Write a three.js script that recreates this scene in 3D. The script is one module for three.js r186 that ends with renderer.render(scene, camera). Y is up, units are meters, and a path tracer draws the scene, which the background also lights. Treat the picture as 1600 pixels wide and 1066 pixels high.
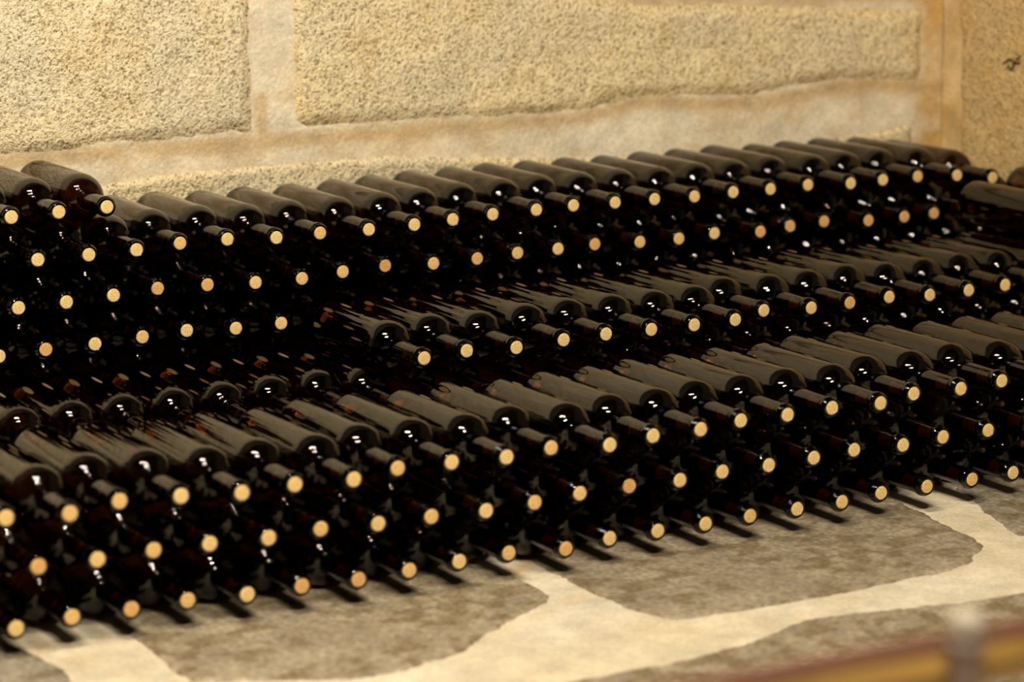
import * as THREE from 'three';
import { RectAreaLightUniformsLib } from 'three/addons/lights/RectAreaLightUniformsLib.js';
import { mergeGeometries } from 'three/addons/utils/BufferGeometryUtils.js';
import { RoundedBoxGeometry } from 'three/addons/geometries/RoundedBoxGeometry.js';

// ---------------------------------------------------------------- camera, lights, exposure
const scene = new THREE.Scene();
const renderer = new THREE.WebGLRenderer({ antialias: true });
renderer.toneMapping = THREE.LinearToneMapping;
renderer.toneMappingExposure = 1.0;
renderer.shadowMap.enabled = true;
scene.background = new THREE.Color(0x000000);

const camera = new THREE.PerspectiveCamera(14.017, 1600 / 1066, 0.05, 40);
camera.position.set(-0.9916, 1.0134, 3.0921);
camera.rotation.set(-0.19537, -0.49427, -0.01278, 'YXZ');
camera.focus = 4.07;
camera.userData.fStop = 3.0;
scene.add(camera);

// the cellar's two hanging lamps (centre, size, strength); the fixtures are built at the end
const LAMPS = [
  { at: [-0.45, 2.9, 0.5], aim: [0.3, 0, -0.2], w: 1.2, h: 0.22, power: 105, color: [1.0, 0.9, 0.73] },
  { at: [-0.45, 2.85, 2.5], aim: [0.8, 0, 0.0], w: 1.2, h: 0.22, power: 172, color: [1.0, 0.9, 0.73] },
];
const GLOW = 6;
RectAreaLightUniformsLib.init();

// ---------------------------------------------------------------- helpers
function rng(seed) {
  let a = seed >>> 0;
  return () => {
    a = (a + 0x6d2b79f5) | 0;
    let t = Math.imul(a ^ (a >>> 15), 1 | a);
    t = (t + Math.imul(t ^ (t >>> 7), 61 | t)) ^ t;
    return ((t ^ (t >>> 14)) >>> 0) / 4294967296;
  };
}
const smooth = (a, b, x) => { const t = Math.min(1, Math.max(0, (x - a) / (b - a))); return t * t * (3 - 2 * t); };
const mix = (a, b, t) => a + (b - a) * t;
const mix3 = (a, b, t) => [mix(a[0], b[0], t), mix(a[1], b[1], t), mix(a[2], b[2], t)];
function hash(i, j, s) {
  let h = Math.imul(i, 374761393) ^ Math.imul(j, 668265263) ^ Math.imul(s, 974711);
  h = Math.imul(h ^ (h >>> 13), 1274126177);
  return ((h ^ (h >>> 16)) >>> 0) / 4294967296;
}
function vnoise(x, y, s, per = 0) {           // smooth value noise 0..1, tileable when per > 0
  const i = Math.floor(x), j = Math.floor(y), fx = x - i, fy = y - j;
  const u = fx * fx * (3 - 2 * fx), v = fy * fy * (3 - 2 * fy);
  const w = (k) => (per ? ((k % per) + per) % per : k);
  const a = hash(w(i), w(j), s), b = hash(w(i + 1), w(j), s), c = hash(w(i), w(j + 1), s), d = hash(w(i + 1), w(j + 1), s);
  return mix(mix(a, b, u), mix(c, d, u), v);
}
function fbm(x, y, s, oct = 4, per = 0) {
  let v = 0, a = 0.5, n = 0;
  for (let k = 0; k < oct; k++) { v += a * vnoise(x, y, s + k * 17, per); n += a; a *= 0.5; x *= 2; y *= 2; per *= 2; }
  return v / n;
}
function cells(x, y, s, per) {                 // distance to the nearest and second grain centre, and that grain's number
  const i = Math.floor(x), j = Math.floor(y);
  let d1 = 9, d2 = 9, id = 0;
  for (let di = -1; di <= 1; di++) for (let dj = -1; dj <= 1; dj++) {
    const a = (((i + di) % per) + per) % per, b = (((j + dj) % per) + per) % per;
    const px = i + di + hash(a, b, s), py = j + dj + hash(a, b, s + 5);
    const d = Math.hypot(px - x, py - y);
    if (d < d1) { d2 = d1; d1 = d; id = hash(a, b, s + 9); } else if (d < d2) d2 = d;
  }
  return [d1, d2, id];
}
function dataTex(n, fn, srgb) {                // fn(u, v) -> [r, g, b] 0..1
  const data = new Uint8Array(n * n * 4);
  for (let j = 0; j < n; j++) for (let i = 0; i < n; i++) {
    const c = fn(i / n, j / n), k = (j * n + i) * 4;
    for (let q = 0; q < 3; q++) data[k + q] = Math.max(0, Math.min(255, Math.round(255 * c[q])));
    data[k + 3] = 255;
  }
  const t = new THREE.DataTexture(data, n, n);
  t.wrapS = t.wrapT = THREE.RepeatWrapping;
  t.magFilter = THREE.LinearFilter; t.minFilter = THREE.LinearMipmapLinearFilter; t.generateMipmaps = true;
  if (srgb) t.colorSpace = THREE.SRGBColorSpace;
  t.needsUpdate = true;
  return t;
}
const used = {};
function numbered(name) { const k = used[name] = (used[name] ?? -1) + 1; return k ? name + '_' + String(k).padStart(3, '0') : name; }
function shade(o) { o.traverse((m) => { if (m.isMesh) { m.castShadow = true; m.receiveShadow = true; } }); return o; }
function part(name, geometry, material, parent) {
  const m = new THREE.Mesh(geometry, material);
  m.name = name; m.castShadow = m.receiveShadow = true;
  parent.add(m);
  return m;
}
function structure(name) {
  const g = new THREE.Group();
  g.name = name; g.userData.kind = 'structure';
  scene.add(g);
  return g;
}
function thing(name, label, category, group) {
  const g = new THREE.Group();
  g.name = numbered(name); g.userData = { label, category };
  if (group) g.userData.group = group;
  scene.add(g);
  return g;
}

// ---------------------------------------------------------------- materials
const TILE = 0.42;                             // metres that one tile of the stone textures covers
const granite = (seed) => {
  const N = 1024, h = new Float32Array(N * N), tone = new Float32Array(N * N);
  for (let j = 0; j < N; j++) for (let i = 0; i < N; i++) {
    const u = i / N, v = j / N;
    const wx = (fbm(u * 50, v * 50, seed + 3, 2, 50) - 0.5) * 2.2, wy = (fbm(u * 50, v * 50, seed + 4, 2, 50) - 0.5) * 2.2;
    const [d1, d2, id] = cells(u * 128 + wx, v * 128 + wy, seed, 128);
    const edge = smooth(0.0, 0.5, d2 - d1);
    const lump = fbm(u * 112 + 0.3 * wx, v * 112 + 0.3 * wy, seed + 31, 3, 112);
    const pit = smooth(0.58, 0.76, fbm(u * 136, v * 136, seed + 21, 3, 136));
    h[j * N + i] = Math.max(0, 0.55 * smooth(0.22, 0.72, lump) + 0.2 * edge * (0.5 + id) + 0.24 - 0.34 * pit);
    tone[j * N + i] = (id - 0.5) * 0.45 + (fbm(u * 170, v * 170, seed + 41, 2, 170) - 0.5) * 0.8 + (lump - 0.5) * 0.7;
  }
  const at = (a, u, v) => a[(Math.round(v * N) % N) * N + (Math.round(u * N) % N)];
  return {
    map: dataTex(N, (u, v) => {
      const k = at(h, u, v), t = at(tone, u, v);
      const dark = 1 - smooth(0.06, 0.5, k);
      const c = mix3([0.865, 0.815, 0.695], [0.53, 0.455, 0.315], Math.min(1, Math.max(0, dark * 0.85 + Math.max(0, -t) * 0.45)));
      return c.map((q) => q * (1 + 0.14 * t));
    }, true),
    bump: dataTex(N, (u, v) => { const k = Math.min(1, at(h, u, v)); return [k, k, k]; }),
  };
};
const G1 = granite(11);
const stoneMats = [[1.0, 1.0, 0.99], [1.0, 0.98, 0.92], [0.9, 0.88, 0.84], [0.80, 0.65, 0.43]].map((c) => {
  const m = new THREE.MeshStandardMaterial({ map: G1.map, bumpMap: G1.bump, bumpScale: 0.0021, roughness: 0.9 });
  m.color.setRGB(...c); m.vertexColors = true;
  return m;
});
const plasterBump = dataTex(512, (u, v) => { const k = 0.6 * fbm(u * 24, v * 24, 7, 4, 24) + 0.4 * fbm(u * 90, v * 90, 8, 2, 90); return [k, k, k]; });
const plasterTone = dataTex(512, (u, v) => { const k = 0.93 + 0.2 * (fbm(u * 12, v * 12, 17, 5, 12) - 0.5) + 0.14 * (fbm(u * 110, v * 110, 18, 2, 110) - 0.5); return [k, k, k]; }, true);
const mortarMat = new THREE.MeshStandardMaterial({ map: plasterTone, bumpMap: plasterBump, bumpScale: 0.002, roughness: 0.92, vertexColors: true });
const slateBump = dataTex(1024, (u, v) => { const k = 0.35 * fbm(u * 10, v * 10, 61, 5, 10) + 0.65 * fbm(u * 60, v * 60, 62, 3, 60); return [k, k, k]; });
const slateTone = dataTex(1024, (u, v) => {
  const a = fbm(u * 6, v * 6, 51, 5, 6), b = fbm(u * 84, v * 84, 52, 3, 84), c = fbm(u * 15, v * 15, 53, 4, 15);
  let k = mix3([0.54, 0.50, 0.43], [0.60, 0.56, 0.485], smooth(0.25, 0.75, a));
  k = mix3(k, [0.43, 0.375, 0.28], 0.75 * smooth(0.46, 0.72, c));
  const vein = Math.pow(1 - Math.min(1, Math.abs(fbm(u * 9, v * 9, 57, 4, 9) - 0.5) * 26), 3) * smooth(0.5, 0.62, fbm(u * 5, v * 5, 58, 2, 5));
  k = mix3(k, [0.74, 0.69, 0.6], 0.45 * Math.max(0, vein));
  return k.map((q) => q * (0.76 + 0.48 * b));
}, true);
const slateMats = [[0.96, 0.91, 0.83], [0.88, 0.84, 0.78], [0.8, 0.79, 0.77]].map((c) => {
  const m = new THREE.MeshStandardMaterial({ map: slateTone, bumpMap: slateBump, bumpScale: 0.002, roughness: 0.55 });
  m.color.setRGB(...c);
  return m;
});
const roomMat = new THREE.MeshStandardMaterial({ color: 0x4a3f30, roughness: 0.95, bumpMap: plasterBump, bumpScale: 0.004 });

const glassMat = new THREE.MeshPhysicalMaterial({ color: 0xffffff, roughness: 0.03, ior: 1.5, transmission: 1, thickness: 0.03, attenuationDistance: 0.003 });
glassMat.attenuationColor.setRGB(0.275, 0.14, 0.042);
const lipMat = glassMat.clone();
lipMat.attenuationDistance = 0.0022;

const corkTex = [3, 4, 5].map((seed) => dataTex(128, (u, v) => {
  const r = Math.hypot(u - 0.5, v - 0.5) * 2, sx = hash(seed, 1, 9) * 0.3 - 0.15;
  const lines = fbm((u + sx) * 3 + 0.5 * Math.sin(v * 5 + seed), v * 34, seed + 70, 3);
  const pores = smooth(0.66, 0.76, fbm(u * 22, v * 30, seed + 80, 2));
  const ring = smooth(0.05, 0.0, Math.abs(r - 0.56 - 0.1 * (fbm(u * 4, v * 4, seed + 60, 2) - 0.5))) * smooth(0.45, 0.6, fbm(u * 5, v * 5, seed + 61, 2));
  const k = 0.97 - 0.16 * (lines - 0.4) - 0.28 * pores - 0.18 * ring;
  return [k, k * (0.99 - 0.06 * pores), k * (0.96 - 0.12 * pores)];
}, true));
const corkMats = [[0.88, 0.65, 0.285], [0.86, 0.61, 0.255], [0.82, 0.54, 0.21], [0.78, 0.455, 0.165]].map((c, k) => {
  const m = new THREE.MeshStandardMaterial({ map: corkTex[k % 3], bumpMap: corkTex[k % 3], bumpScale: 0.0006, roughness: 0.85 });
  m.color.setRGB(...c);
  return m;
});

// ---------------------------------------------------------------- stone pieces: a rough face that sinks into the mortar along its outline
function outlineField(poly) {                  // signed distance to a polygon, positive inside
  return (x, y) => {
    let d = 1e9, inside = false;
    for (let i = 0, j = poly.length - 1; i < poly.length; j = i++) {
      const [ax, ay] = poly[j], [bx, by] = poly[i], ex = bx - ax, ey = by - ay, px = x - ax, py = y - ay;
      const t = Math.max(0, Math.min(1, (px * ex + py * ey) / (ex * ex + ey * ey)));
      d = Math.min(d, Math.hypot(px - ex * t, py - ey * t));
      if ((ay > y) !== (by > y) && x < ((bx - ax) * (y - ay)) / (by - ay) + ax) inside = !inside;
    }
    return inside ? d : -d;
  };
}
// returns a geometry in (a, b, height) axes mapped by place(a, b, h) -> [x, y, z]
function rough(poly, cell, heightAt, place, opts = {}) {
  const f = outlineField(poly), jag = opts.jag ?? 0.006, seed = opts.seed ?? 1, margin = opts.margin ?? 0.012;
  const xs = poly.map((p) => p[0]), ys = poly.map((p) => p[1]);
  const x0 = Math.min(...xs) - margin, x1 = Math.max(...xs) + margin, y0 = Math.min(...ys) - margin, y1 = Math.max(...ys) + margin;
  const nx = Math.ceil((x1 - x0) / cell), ny = Math.ceil((y1 - y0) / cell);
  const pos = [], uv = [], col = [], idx = [], keep = [];
  for (let j = 0; j <= ny; j++) for (let i = 0; i <= nx; i++) {
    const a = x0 + ((x1 - x0) * i) / nx, b = y0 + ((y1 - y0) * j) / ny;
    const d = f(a, b) + (fbm(a * 28, b * 28, seed + 90, 3) - 0.5) * 2 * jag + (fbm(a * 110, b * 110, seed + 95, 2) - 0.5) * jag * 0.7;
    pos.push(...place(a, b, heightAt(d, a, b)));
    uv.push((a + seed * 0.137) / TILE, (b + seed * 0.071) / TILE);
    const c = opts.color ? opts.color(d, a, b) : [1, 1, 1];
    col.push(...c);
    keep.push(d > -margin);
  }
  const flip = opts.flip;
  for (let j = 0; j < ny; j++) for (let i = 0; i < nx; i++) {
    const p = j * (nx + 1) + i, q = p + 1, r = p + nx + 1, s = r + 1;
    if (!(keep[p] || keep[q] || keep[r] || keep[s])) continue;
    if (flip) idx.push(p, r, q, q, r, s); else idx.push(p, q, r, q, s, r);
  }
  const g = new THREE.BufferGeometry();
  g.setAttribute('position', new THREE.Float32BufferAttribute(pos, 3));
  g.setAttribute('uv', new THREE.Float32BufferAttribute(uv, 2));
  g.setAttribute('color', new THREE.Float32BufferAttribute(col, 3));
  g.setIndex(idx);
  g.computeVertexNormals();
  return g;
}
const rectPoly = (a0, b0, a1, b1) => [[a0, b0], [a1, b0], [a1, b1], [a0, b1]];
function boxAt(x0, y0, z0, x1, y1, z1) {
  const g = new THREE.BoxGeometry(x1 - x0, y1 - y0, z1 - z0);
  g.translate((x0 + x1) / 2, (y0 + y1) / 2, (z0 + z1) / 2);
  const p = g.attributes.position, n = g.attributes.normal, uv = g.attributes.uv;
  for (let i = 0; i < p.count; i++) {          // uv in metres
    const ax = Math.abs(n.getX(i)) > 0.5, ay = Math.abs(n.getY(i)) > 0.5;
    uv.setXY(i, (ax ? p.getZ(i) : p.getX(i)) / TILE, (ay ? p.getZ(i) : p.getY(i)) / TILE);
  }
  g.setAttribute('color', new THREE.Float32BufferAttribute(new Float32Array(p.count * 3).fill(0.6), 3));
  return g;
}

// ---------------------------------------------------------------- the room
const WX = 2.14, WZ = -1.03, LX = -3.4, FZ = 4.9, TOP = 3.15, T = 0.3;   // right wall, back wall, left wall, front wall, ceiling, thickness

// back wall
const wallBack = structure('wall_back');
part('wall_core', boxAt(LX - T, -T, WZ - T, WX + T, TOP + T, WZ - 0.03), roomMat, wallBack);
const onBack = (a, b, h) => [a, b, WZ + h];
const bottomOfBlocks = (x) => x < 0.8 ? 0.473 : 0.472 + 0.018 * smooth(1.36, 1.5, x) - 0.012 * smooth(1.5, 1.65, x) + 0.014 * smooth(1.75, 1.92, x) - 0.012 * smooth(1.98, 2.09, x);
{
  const cream = [0.76, 0.645, 0.45], pale = [0.79, 0.70, 0.53], tan = [0.56, 0.385, 0.185], ochre = [0.60, 0.37, 0.125];
  const color = (d, a, b) => {
    const n = fbm(a * 7, b * 12, 301, 4), m = fbm(a * 22, b * 30, 302, 3);
    let c = mix3(cream, pale, smooth(0.35, 0.65, n));
    const under = bottomOfBlocks(a) - b;       // the rusty line that runs along under the blocks
    c = mix3(c, tan, 0.85 * smooth(-0.006, 0.004, under) * (1 - smooth(0.012, 0.024 + 0.02 * m, under)) * smooth(0.25, 0.5, n + 0.25 * m));
    c = mix3(c, tan, 0.35 * smooth(0.52, 0.7, m));
    const joint = 1 - smooth(0.03, 0.04, Math.abs(a - 0.8));
    c = mix3(c, pale, 0.6 * joint * smooth(0.55, 0.6, b));
    c = mix3(c, tan, 0.75 * (1 - smooth(0.004, 0.02, Math.abs(a - 0.776 - 0.004 * m))) * smooth(0.47, 0.48, b) * (1 - smooth(0.535, 0.55, b)));
    const corner = smooth(2.06, 2.11, a + 0.03 * (m - 0.5));
    c = mix3(c, ochre, corner * (0.6 + 0.4 * smooth(0.3, 0.6, m)));
    c = mix3(c, tan, 0.6 * smooth(0.62, 0.64, b) * smooth(1.1, 1.4, a));
    return c;
  };
  const face = rough(rectPoly(-0.4, 0.0, WX, 1.0), 0.008, (d, a, b) => -0.004 + 0.006 * (fbm(a * 9, b * 14, 310, 4) - 0.5), onBack, { color, margin: 0.0, jag: 0, seed: 4 });
  part('mortar', face, mortarMat, wallBack);
}
const stoneFace = (bulge, edge, seed) => (d, a, b) => {
  const e = smooth(-0.006, edge, d);
  return mix(-0.0065, bulge, e) + e * (0.008 * (fbm(a * 14, b * 14, seed, 4) - 0.5) + 0.0026 * (fbm(a * 120, b * 120, seed + 7, 3) - 0.5));
};
const stoneTint = (seed, warmLow) => (d, a, b) => {
  const n = fbm(a * 8, b * 8, seed + 50, 4), m = fbm(a * 26, b * 26, seed + 51, 3);
  let c = mix3([0.93, 0.93, 0.93], [1.0, 0.97, 0.9], smooth(0.35, 0.65, n));
  c = mix3(c, [0.84, 0.72, 0.5], 0.4 * smooth(0.54, 0.68, m) * smooth(0.48, 0.6, n));
  return mix3(c, [0.82, 0.66, 0.42], (warmLow ?? 0.5) * (1 - smooth(0.0, 0.03, d + 0.02 * (m - 0.5))));
};
const BLOCKS = [
  [[[-0.4, 0.462], [0.1, 0.464], [0.336, 0.466], [0.461, 0.470], [0.6, 0.474], [0.687, 0.479], [0.762, 0.479], [0.766, 0.569], [0.766, 0.631], [0.762, 0.80], [0.755, 0.86], [-0.4, 0.86]], 0, 0.002],
  [[[0.834, 0.66], [0.833, 0.586], [0.836, 0.489], [0.86, 0.482], [0.948, 0.476], [1.042, 0.477], [1.186, 0.472], [1.36, 0.470], [1.437, 0.484], [1.501, 0.490], [1.6, 0.484], [1.673, 0.479], [1.727, 0.479], [1.809, 0.484], [1.92, 0.494], [2.005, 0.491], [2.08, 0.479], [2.094, 0.50], [2.099, 0.561], [2.10, 0.60], [2.092, 0.618], [1.9, 0.628], [1.726, 0.643], [1.5, 0.655], [1.3, 0.69], [1.1, 0.72], [0.84, 0.72]], 1, 0.002],
  [[[-0.4, 0.05], [2.06, 0.05], [2.07, 0.40], [1.8, 0.38], [1.566, 0.385], [1.488, 0.39], [1.359, 0.393], [1.272, 0.400], [1.112, 0.410], [0.993, 0.420], [0.854, 0.421], [0.763, 0.421], [0.652, 0.420], [0.554, 0.416], [0.506, 0.412], [0.46, 0.40], [-0.4, 0.39]], 0, 0.002],
  [[[1.24, 0.74], [1.5, 0.71], [1.8, 0.69], [2.09, 0.675], [2.1, 0.9], [1.24, 0.9]], 1, 0.012],
];
BLOCKS.forEach(([poly, tone, bulge], k) => {
  const g = rough(poly, 0.0045, stoneFace(bulge, k === 2 ? 0.006 : 0.026, 400 + k * 10), onBack, { seed: 11 + k * 3, jag: 0.005, color: stoneTint(430 + k * 11, k === 2 ? 0.1 : 0.4) });
  part(k ? 'stone_block_' + String(k).padStart(3, '0') : 'stone_block', g, stoneMats[k === 2 ? 2 : tone], wallBack);
});

// right wall
const wallRight = structure('wall_right');
part('wall_core', boxAt(WX + 0.03, -T, WZ - 0.03, WX + T, TOP + T, FZ + T), roomMat, wallRight);
const onRight = (a, b, h) => [WX - h, b, a];
{
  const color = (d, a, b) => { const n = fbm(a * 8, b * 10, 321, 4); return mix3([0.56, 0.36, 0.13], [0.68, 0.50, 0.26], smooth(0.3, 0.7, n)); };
  part('mortar', rough(rectPoly(WZ - 0.02, 0.0, 0.3, 1.0), 0.012, (d, a, b) => -0.003 + 0.006 * (fbm(a * 9, b * 14, 330, 4) - 0.5), onRight, { color, margin: 0, jag: 0, seed: 5, flip: true }), mortarMat, wallRight);
  const blk = [[-0.978, 0.06], [-0.972, 0.36], [-0.977, 0.5], [-0.984, 0.632], [-0.98, 0.8], [-0.3, 0.8], [-0.3, 0.06]];
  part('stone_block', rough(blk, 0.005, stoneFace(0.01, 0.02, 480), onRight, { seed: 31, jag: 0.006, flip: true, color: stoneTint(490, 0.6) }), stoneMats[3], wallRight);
  // the black branching chip in the right-hand block
  const dark = new THREE.MeshStandardMaterial({ color: 0x1d150c, roughness: 0.95 });
  const strokes = [[-0.835, 0.531, 0.012, 0.5], [-0.818, 0.535, 0.018, -0.25], [-0.815, 0.524, 0.014, 1.1], [-0.805, 0.531, 0.017, 0.15], [-0.826, 0.522, 0.008, -0.8], [-0.80, 0.541, 0.012, 0.7]];
  const gs = strokes.map(([z, y, l, an], k) => { const g = new THREE.CapsuleGeometry(0.0019, l, 3, 8); g.rotateX(Math.PI / 2 - an); g.scale(0.8, 1, 1); g.translate(WX - 0.0105, y, z); return g; });
  part('chip', mergeGeometries(gs), dark, wallRight);
}
const wallLeft = structure('wall_left');
part('wall_core', boxAt(LX - T, -T, WZ - 0.03, LX, TOP + T, FZ + T), roomMat, wallLeft);
const wallFront = structure('wall_front');
part('wall_core', boxAt(LX, -T, FZ, WX + 0.03, TOP + T, FZ + T), roomMat, wallFront);
const ceiling = structure('ceiling');
part('vault_core', boxAt(LX, TOP, WZ - 0.03, WX + 0.03, TOP + T, FZ), roomMat, ceiling);

// floor: mortar bed with slate flags set flush in it
const floor = structure('floor');
part('floor_core', boxAt(LX, -T, WZ - 0.03, WX + 0.03, -0.03, FZ), roomMat, floor);
const onFloor = (a, b, h) => [a, h, b];
{
  const cream = [0.61, 0.52, 0.36], pale = [0.635, 0.56, 0.42], rust = [0.55, 0.37, 0.175];
  const color = (d, a, b) => {
    const n = fbm(a * 6, b * 6, 341, 4), m = fbm(a * 20, b * 20, 342, 4);
    let c = mix3(cream, pale, smooth(0.35, 0.62, n));
    c = mix3(c, rust, 0.8 * smooth(0.5, 0.66, m) * (1 - smooth(0.10, 0.22, Math.hypot((a - 0.71) * 1.2, b - 0.0))));
    c = mix3(c, rust, 0.6 * smooth(0.42, 0.6, m) * (1 - smooth(0.02, 0.035, Math.abs(a - 0.055 - 0.25 * b))) * smooth(-0.15, -0.05, b));
    return mix3(c, rust, 0.18 * smooth(0.55, 0.7, m));
  };
  part('mortar', rough(rectPoly(LX, WZ - 0.02, WX + 0.02, FZ), 0.03, (d, a, b) => -0.0035 + 0.002 * (fbm(a * 9, b * 9, 350, 4) - 0.5), onFloor, { color, margin: 0, jag: 0, seed: 6, flip: true }), mortarMat, floor);
}
const SLABS = [
  [[[0.661, -0.082], [0.683, -0.046], [0.686, 0.02], [0.678, 0.08], [0.665, 0.109], [0.636, 0.125], [0.573, 0.163], [0.507, 0.211], [0.478, 0.238], [0.383, 0.270], [0.318, 0.270], [0.232, 0.227], [0.148, 0.185], [0.144, 0.113], [0.149, 0.013], [0.148, -0.06], [0.141, -0.126], [0.15, -0.42], [0.66, -0.44]], 0],
  [[[0.737, -0.096], [0.732, -0.007], [0.731, 0.104], [0.733, 0.189], [0.751, 0.26], [0.828, 0.265], [0.943, 0.268], [1.074, 0.265], [1.185, 0.254], [1.24, 0.24], [1.273, 0.204], [1.305, 0.179], [1.321, 0.134], [1.337, 0.01], [1.357, -0.11], [1.35, -0.45], [0.73, -0.44]], 1],
  [[[1.475, -0.128], [1.45, -0.041], [1.407, 0.065], [1.375, 0.16], [1.40, 0.24], [1.9, 0.25], [1.95, -0.42], [1.47, -0.43]], 2],
  [[[0.50, 0.402], [0.626, 0.399], [0.676, 0.403], [0.767, 0.389], [0.816, 0.371], [0.868, 0.349], [0.902, 0.341], [0.967, 0.345], [1.07, 0.367], [1.151, 0.379], [1.211, 0.381], [1.5, 0.375], [1.52, 0.95], [0.46, 0.95]], 1],
  [[[0.003, -0.089], [0.024, -0.041], [0.032, 0.017], [0.035, 0.077], [0.035, 0.20], [-0.7, 0.22], [-0.7, -0.4], [0.0, -0.42]], 2],
  [[[-0.3, 0.36], [0.38, 0.385], [0.39, 0.9], [-0.3, 0.9]], 0],
];
SLABS.forEach(([poly, tone], k) => {
  const h = (d, a, b) => { const e = smooth(-0.004, 0.006, d); return mix(-0.011, -0.0004, e) + e * 0.0016 * (fbm(a * 16, b * 16, 500 + k, 4) - 0.75); };
  part(k ? 'floor_slab_' + String(k).padStart(3, '0') : 'floor_slab', rough(poly, 0.006, h, onFloor, { seed: 41 + k * 5, jag: 0.007, flip: true }), slateMats[tone], floor);
});

// ---------------------------------------------------------------- wine bottles
// every bottle lies with its mouth towards +z; the group's origin is the point under the mouth, on the bottle's axis
const R = 0.0367, LEN = 0.306;
function lathe(points, seg) {                  // points [distance behind the mouth, radius]
  const g = new THREE.LatheGeometry(points.map(([d, r]) => new THREE.Vector2(r, -d)), seg);
  g.rotateX(Math.PI / 2);
  const p = g.attributes.position, ix = g.index.array;
  let vol = 0;
  const A = new THREE.Vector3(), B = new THREE.Vector3(), C = new THREE.Vector3();
  for (let i = 0; i < ix.length; i += 3) { A.fromBufferAttribute(p, ix[i]); B.fromBufferAttribute(p, ix[i + 1]); C.fromBufferAttribute(p, ix[i + 2]); vol += A.dot(B.cross(C)); }
  if (vol < 0) { for (let i = 0; i < ix.length; i += 3) { const t = ix[i]; ix[i] = ix[i + 2]; ix[i + 2] = t; } const nn = g.attributes.normal; for (let i = 0; i < nn.count; i++) nn.setXYZ(i, -nn.getX(i), -nn.getY(i), -nn.getZ(i)); }
  return g;
}
const TH = 0.003;                              // thickness of the glass
// closed outline of the glass: inside from the base's punt to the mouth end, then outside back to the punt
const innerProfile = [[0.276, 0.0001], [0.279, 0.010], [0.288, 0.020], [0.297, 0.026], [0.2985, 0.0295], [0.2965, 0.0322], [0.291, R - TH]];
for (let d = 0.28; d > 0.125; d -= 0.03) innerProfile.push([d, R - TH]);
for (let k = 0; k < 18; k++) { const a = (k / 18) * Math.PI * 0.5; innerProfile.push([0.1222 - 0.0325 * Math.sin(a), 0.0106 + (R - TH - 0.0106) * Math.cos(a)]); }
innerProfile.push([0.0885, 0.0110], [0.0850, 0.0106], [0.05, 0.0101], [0.0160, 0.0099]);
const bodyProfile = [[0.280, 0.0001], [0.284, 0.012], [0.294, 0.0225], [0.3045, 0.0285], [0.306, 0.031], [0.3045, 0.0345], [0.3005, R - 0.0004], [0.295, R]];
for (let d = 0.28; d > 0.125; d -= 0.03) bodyProfile.push([d, R]);
for (let k = 0; k <= 18; k++) {                // round shoulder that meets the neck in a short hollow
  const t = k / 18, a = t * Math.PI * 0.5;
  bodyProfile.push([0.1222 - 0.0355 * Math.sin(a), 0.0143 + (R - 0.0143) * Math.cos(a)]);
}
bodyProfile.pop();
bodyProfile.push([0.0860, 0.01475], [0.0835, 0.01435], [0.05, 0.0138], [0.02, 0.0134], [0.0175, 0.0134], [0.0160, 0.0140]);
bodyProfile.reverse();
const bodyGeo = lathe([...innerProfile, ...bodyProfile], 56);
const lipGeo = lathe([[0.0158, 0.0098], [0.0012, 0.0098], [0.0003, 0.0103], [0.0, 0.0112], [0.0003, 0.0124], [0.0018, 0.0134], [0.0045, 0.01365], [0.0052, 0.0150], [0.0070, 0.0153], [0.0120, 0.0153], [0.0140, 0.0149], [0.0156, 0.0138], [0.0158, 0.0098]].reverse(), 48);
function corkGeo() {
  const rc = 0.0097;
  const g = lathe([[0.0460, 0.0001], [0.0460, rc - 0.0004], [0.0455, rc], [0.0008, rc], [-0.0001, rc - 0.0004], [-0.0004, rc - 0.0012], [-0.0004, 0.0001]].reverse(), 36);
  const p = g.attributes.position, uv = g.attributes.uv;
  for (let i = 0; i < p.count; i++) uv.setXY(i, 0.5 + p.getX(i) / (2 * rc), 0.5 + p.getY(i) / (2 * rc) + (p.getZ(i) < -0.001 ? p.getZ(i) * 9 : 0));
  return g;
}
const corkG = corkGeo();

const protoBottle = (cork) => {
  const g = new THREE.Group();
  part('glass_body', bodyGeo, glassMat, g);
  part('lip', lipGeo, lipMat, g);
  part('cork', corkG, corkMats[cork], g);
  return g;
};
const protos = corkMats.map((m, k) => protoBottle(k));

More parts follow.
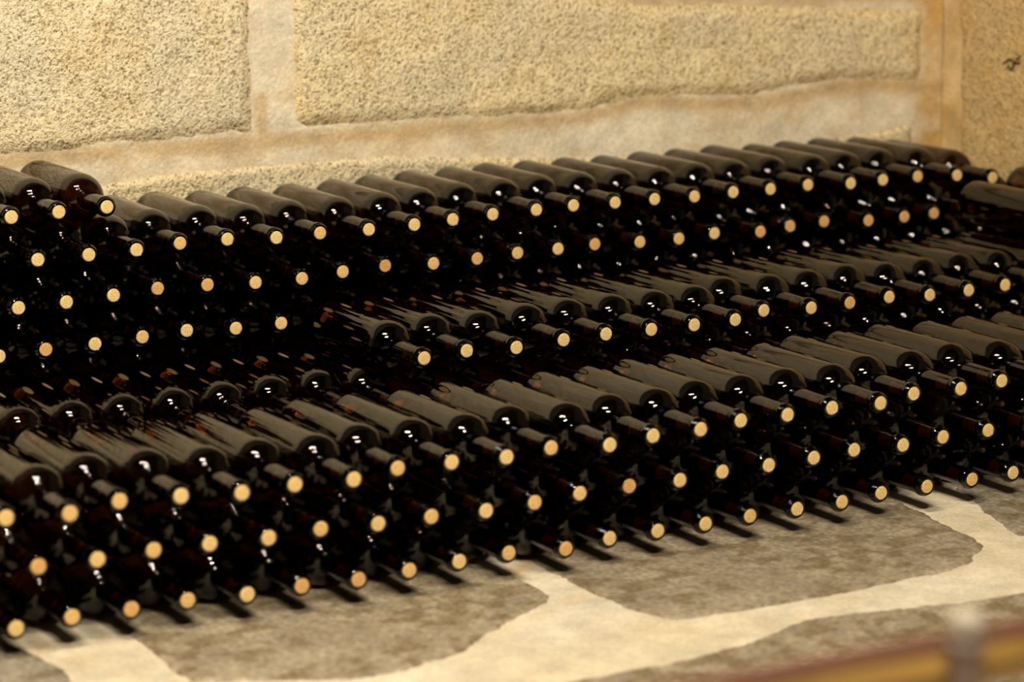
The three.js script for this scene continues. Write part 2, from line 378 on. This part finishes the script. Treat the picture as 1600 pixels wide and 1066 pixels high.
// rows as measured: x along the wall, small settling in height and depth, all in tenths of a millimetre
const H0 = 0.037, STEP = 0.06524;
const ROWS = {
  A: { x: [-781,-19,724,1464,2203,2941,3681,4419,5159,5901,6644,7388,8141,8886,9631,10375,11136,11885,12644,13416,14220,14964,15708,16453],
    dy: [0,0,0,0,0,0,0,0,0,0,0,0,0,0,0,0,0,0,0,0,0,0,0,0],
    dz: [0,-52,-163,-100,-100,42,51,152,105,65,36,239,93,100,119,82,102,105,-22,13,8,3,0,0] },
  B: { x: [-430,320,1063,1807,2550,3294,4037,4781,5526,6270,7014,7759,8504,9249,9994,10739,11484,12228,12997,13744,14546,15309,16057,16806],
    dy: [5,49,33,31,6,3,1,-5,-7,-9,-9,-10,-3,-3,-3,-3,6,8,3,15,16,7,5,3],
    dz: [0,-133,-118,-167,-173,-58,-123,7,32,129,84,-27,-1,78,-29,-11,-12,-101,-1,-65,-62,0,0,0] },
  C: { x: [-838,-59,685,1428,2172,2916,3659,4403,5146,5891,6635,7379,8124,8869,9613,10358,11103,11847,12595,13340,14110,14878,15623,16368,17113],
    dy: [0,57,44,30,27,2,-2,-3,-9,-12,-14,-13,-15,-7,-7,-6,-6,3,3,11,10,30,29,29,28],
    dz: [0,-111,42,-265,-118,35,-27,120,-143,-83,29,-117,138,11,23,-134,-100,-103,3,-230,-151,-194,0,0,0] },
  D: { x: [7192,7937,8685,9453,10197,10942,11686,12430,13173,13917,14662,15406,16149,16894,17638,18383,19128,19873,20618,21363],
    dy: [-19,-13,-26,8,7,6,0,-2,9,5,5,23,-9,-3,8,0,0,300,300,300],
    dz: [127,-2,109,126,71,120,123,94,-257,-71,-110,-107,-58,-39,-67,0,0,0,0,0] },
  E: { x: [910,1654,2399,3143,3887,4631,5374,6117,6859,7602,8346,9089,9833,10576,11320,12063,12807,13550,14294,15038,15782,16526,17270,18015,18760,19505,20249,20994],
    dy: [0,0,0,0,0,0,-1,5,-32,-26,-35,0,0,0,0,0,0,0,0,0,-5,0,0,0,0,0,0,0],
    dz: [0,0,0,0,0,0,0,0,0,0,0,0,0,0,0,0,0,0,0,0,0,0,0,0,0,0,0,0] },
  K: { x: [19300,20300],
    dy: [196,378],
    dz: [0,0] },
  Z: { x: [1655,2400,3144,3889],
    dy: [0,-8,-8,1],
    dz: [0,81,-17,-50] },
  F: { x: [2025,2778,3534,4278,5023,5767,6512,7256,8012,8766,9511,10255,11000,11744,12489,13233,13978,14722,15467,16212,16962,17706,18451,19196,20108],
    dy: [1,-11,-1,2,12,12,-14,-16,-9,7,4,15,32,26,18,12,-1,12,4,15,3,-10,-11,-35,-165],
    dz: [0,39,85,57,-105,-73,38,-16,116,156,-3,-79,-15,-140,-96,-100,-75,-69,-87,-82,81,-34,-63,57,-128] },
  G: { x: [1682,2427,3171,3916,4661,5406,6150,6896,7641,8402,9151,9895,10640,11384,12128,12872,13616,14360,15104,15848,16592,17336,18080,18824,19569,20842],
    dy: [-7,-15,-14,4,13,14,-12,-16,-2,9,0,15,30,26,19,13,1,13,6,6,10,-5,-5,-26,-26,37],
    dz: [0,128,62,-3,-147,-29,42,76,-65,-149,20,61,9,-13,-131,34,27,-70,166,-66,-153,79,77,-81,0,0] },
  H: { x: [1329,2074,2818,3563,4307,5051,5795,6539,7284,8028,8773,9517,10262,11006,11751,12496,13240,13985,14729,15474,16218,16963,17707,18452,19196,19941,20686],
    dy: [-10,-18,-18,-14,10,11,-16,-17,-3,0,0,0,0,0,0,0,0,0,0,0,0,0,1,-18,-18,-18,-38],
    dz: [0,218,93,103,84,-27,77,62,0,0,0,0,0,0,0,0,0,0,0,0,0,0,0,0,0,0,0] },
  I: { x: [1702,2447,3194,3938,4683,5428,6172,6917,7662,8407],
    dy: [-11,-11,-9,-5,0,-11,-12,-6,0,0],
    dz: [0,0,0,0,0,0,0,0,0,0] },
};
const ORD = ['first', 'second', 'third', 'fourth', 'fifth', 'sixth', 'seventh', 'eighth', 'ninth', 'tenth', 'eleventh', 'twelfth', 'thirteenth', 'fourteenth', 'fifteenth', 'sixteenth', 'seventeenth', 'eighteenth', 'nineteenth', 'twentieth', 'twenty-first', 'twenty-second', 'twenty-third', 'twenty-fourth', 'twenty-fifth', 'twenty-sixth'];
const TONE = ['pale', 'yellow', 'tan', 'orange'];
// z of the mouths, height level, how many bottles at the left end have their cork out of view, corks in view, words
const SPEC = {
  A: { z: 0, level: 0, skip: 1, seen: 21, row: 'bottom row of the front stack', bias: 0.55 },
  B: { z: 0, level: 1, skip: 1, seen: 20, row: 'middle row of the front stack', bias: 0.4 },
  C: { z: 0, level: 2, skip: 1, seen: 21, row: 'top row of the front stack', bias: 0.3 },
  D: { z: -0.35602, level: 3, skip: 0, seen: 15, row: 'top row of the middle stack', bias: 0.25 },
  E: { z: -0.35602, level: 2, skip: 1, seen: 0, row: 'lower row of the middle stack', bias: 0.3 },
  K: { z: -0.35602, level: 4, skip: 0, seen: 0, row: 'wall end of the middle stack', bias: 0.3 },
  Z: { z: -0.70007, level: 6, skip: 1, seen: 3, row: 'short topmost row of back stack', bias: 0.1 },
  F: { z: -0.70007, level: 5, skip: 1, seen: 24, row: 'long upper row of back stack', bias: 0.12 },
  G: { z: -0.70007, level: 4, skip: 1, seen: 23, row: 'second row of the back stack', bias: 0.5 },
  H: { z: -0.70007, level: 3, skip: 1, seen: 7, row: 'lowest row of the back stack', bias: 0.3 },
  I: { z: -0.70007, level: 2, skip: 0, seen: 0, row: 'sunken row under the back stack', bias: 0.3 },
};
const ORANGE = { G: [4, 5, 9, 11, 14, 18, 19, 20, 21, 22, 23], A: [3, 6, 7, 11], B: [1, 12], C: [], H: [2], D: [11], F: [] };
const rb = rng(77);
for (const [key, s] of Object.entries(SPEC)) {
  const rowData = ROWS[key], n = rowData.x.length;
  let hidden = 0;
  for (let i = 0; i < n; i++) {
    const k = i - s.skip;                      // number among the corks in view
    const r0 = rb(), r1 = rb(), r2 = rb(), r3 = rb();
    let tone = r0 < s.bias ? (r1 < 0.5 ? 2 : 1) : (r1 < 0.7 ? 0 : 1);
    if (ORANGE[key]?.includes(k + 1)) tone = 3;
    const o = protos[tone].clone();
    const x = rowData.x[i] / 1e4;
    if (x > WX - R - 0.002) continue;
    o.name = numbered('wine_bottle');
    o.position.set(x, H0 + s.level * STEP + rowData.dy[i] / 1e4, s.z + rowData.dz[i] / 1e4);
    o.rotation.set(0, 0, r1 * 6.283, 'YXZ');
    let label;
    if (k >= 0 && k < s.seen) label = `dark wine bottle, ${TONE[tone]} cork ${ORD[k]} from the left, ${s.row}`;
    else if (key === 'K') label = i ? 'dark wine bottle wedged highest against the right stone wall, neck out of view' : 'dark wine bottle raised over the middle stack near the stone corner, neck out of view';
    else if (key === 'E') label = k < 0 ? 'dark wine bottle at the hidden left end of the middle stack, lower row' : k < 8 ? `dark wine bottle, round shoulder ${ORD[k]} from the left, ${s.row}` : `dark wine bottle with hidden cork under the ${ORD[k - 8]} bottle of the middle stack`;
    else if (key === 'H') label = k < 0 ? 'dark wine bottle past the left end of the lowest back row' : `dark wine bottle, only its shoulder glinting, ${ORD[k - 7]} right of the lowest back corks`;
    else if (key === 'I') label = `dark wine bottle sunk under the lowest back corks, ${ORD[i]} from the left, cork hidden`;
    else if (k < 0) label = `dark wine bottle past the left end of the ${s.row}`;
    else label = `dark wine bottle ${ORD[k - s.seen]} past the last cork of the ${s.row}`;
    o.userData = { label, category: 'bottle', group: 'wine bottles in the ' + s.row };
    shade(o);
    scene.add(o);
  }
}

// ---------------------------------------------------------------- the railing in front
{
  const rail = thing('railing', 'golden rail with a reddish brown top on a greyish post with pale round knob', 'railing');
  const wood = new THREE.MeshPhysicalMaterial({ roughness: 0.45 });
  wood.map = dataTex(256, (u, v) => { const k = fbm(u * 5, v * 40, 91, 4); return mix3([0.47, 0.355, 0.155], [0.55, 0.42, 0.20], smooth(0.3, 0.7, k)); }, true);
  const iron = new THREE.MeshStandardMaterial({ color: 0x69564e, roughness: 0.6 });
  const knobM = new THREE.MeshStandardMaterial({ color: 0x9a9080, roughness: 0.8 });
  const RY = 0.402, RZ = 1.585, PX = 0.162;
  rail.position.set(PX, 0, RZ);
  const tube = new THREE.CylinderGeometry(0.0165, 0.0165, 2.4, 32, 1); tube.rotateZ(Math.PI / 2); tube.translate(0.1, RY, 0);
  part('rail', tube, wood, rail);
  const capWood = new THREE.MeshStandardMaterial({ color: 0x55321f, roughness: 0.6 });
  const cap = new RoundedBoxGeometry(2.4, 0.008, 0.024, 3, 0.0035); cap.translate(0.1, RY + 0.0185, -0.004);
  part('cap_strip', cap, capWood, rail);
  const postProfile = [[0.0, 0.0], [0.045, 0.0], [0.045, 0.008], [0.02, 0.014], [0.0105, 0.02], [0.0105, RY + 0.020], [0.0135, RY + 0.024], [0.0135, RY + 0.030], [0.0, RY + 0.030]].map(([r, y]) => new THREE.Vector2(Math.max(r, 0.0001), y));
  const post = new THREE.LatheGeometry(postProfile, 32); post.translate(0, 0, 0.027);
  part('post', post, iron, rail);
  const p2 = new THREE.LatheGeometry(postProfile, 32); p2.translate(-0.9, 0, 0.027);
  part('post', p2, iron, rail);
  const knob = new THREE.SphereGeometry(0.0135, 32, 24); knob.scale(1, 0.9, 1); knob.translate(0, RY + 0.041, 0.027);
  part('knob', knob, knobM, rail);
}

// ---------------------------------------------------------------- the lamps
LAMPS.forEach((L, k) => {
  const at = new THREE.Vector3(...L.at), aim = new THREE.Vector3(...L.aim);
  const lamp = thing('ceiling_lamp', k ? 'flat rectangular cellar lamp hanging nearer the middle of the ceiling' : 'flat rectangular cellar lamp hanging near the left wall', 'lamp', 'cellar ceiling lamps');
  lamp.position.copy(at);
  const head = new THREE.Object3D(); head.position.copy(at); head.lookAt(aim);
  const shell = new RoundedBoxGeometry(L.w + 0.04, L.h + 0.04, 0.06, 3, 0.012); shell.translate(0, 0, -0.031); shell.applyQuaternion(head.quaternion);
  const black = new THREE.MeshStandardMaterial({ color: 0x24211d, roughness: 0.6 });
  part('housing', shell, black, lamp);
  const glow = new THREE.MeshStandardMaterial({ color: 0xffffff, roughness: 0.6 });
  glow.emissive = new THREE.Color().setRGB(...L.color); glow.emissiveIntensity = GLOW;
  const face = new RoundedBoxGeometry(L.w, L.h, 0.006, 2, 0.002); face.applyQuaternion(head.quaternion);
  part('diffuser', face, glow, lamp);
  const up = TOP - L.at[1];
  const stem = new THREE.CylinderGeometry(0.008, 0.008, up, 12); stem.translate(0, up / 2, 0);
  const back = new THREE.Vector3(0, 0, -0.035).applyQuaternion(head.quaternion); stem.translate(back.x, 0, back.z);
  part('stem', stem, black, lamp);
  const light = new THREE.RectAreaLight(new THREE.Color().setRGB(...L.color), L.power, L.w, L.h);
  const n = aim.clone().sub(at).normalize();
  light.position.copy(at).addScaledVector(n, 0.006);
  light.lookAt(aim);
  light.name = 'lamp_light';
  scene.add(light);
});

renderer.render(scene, camera);
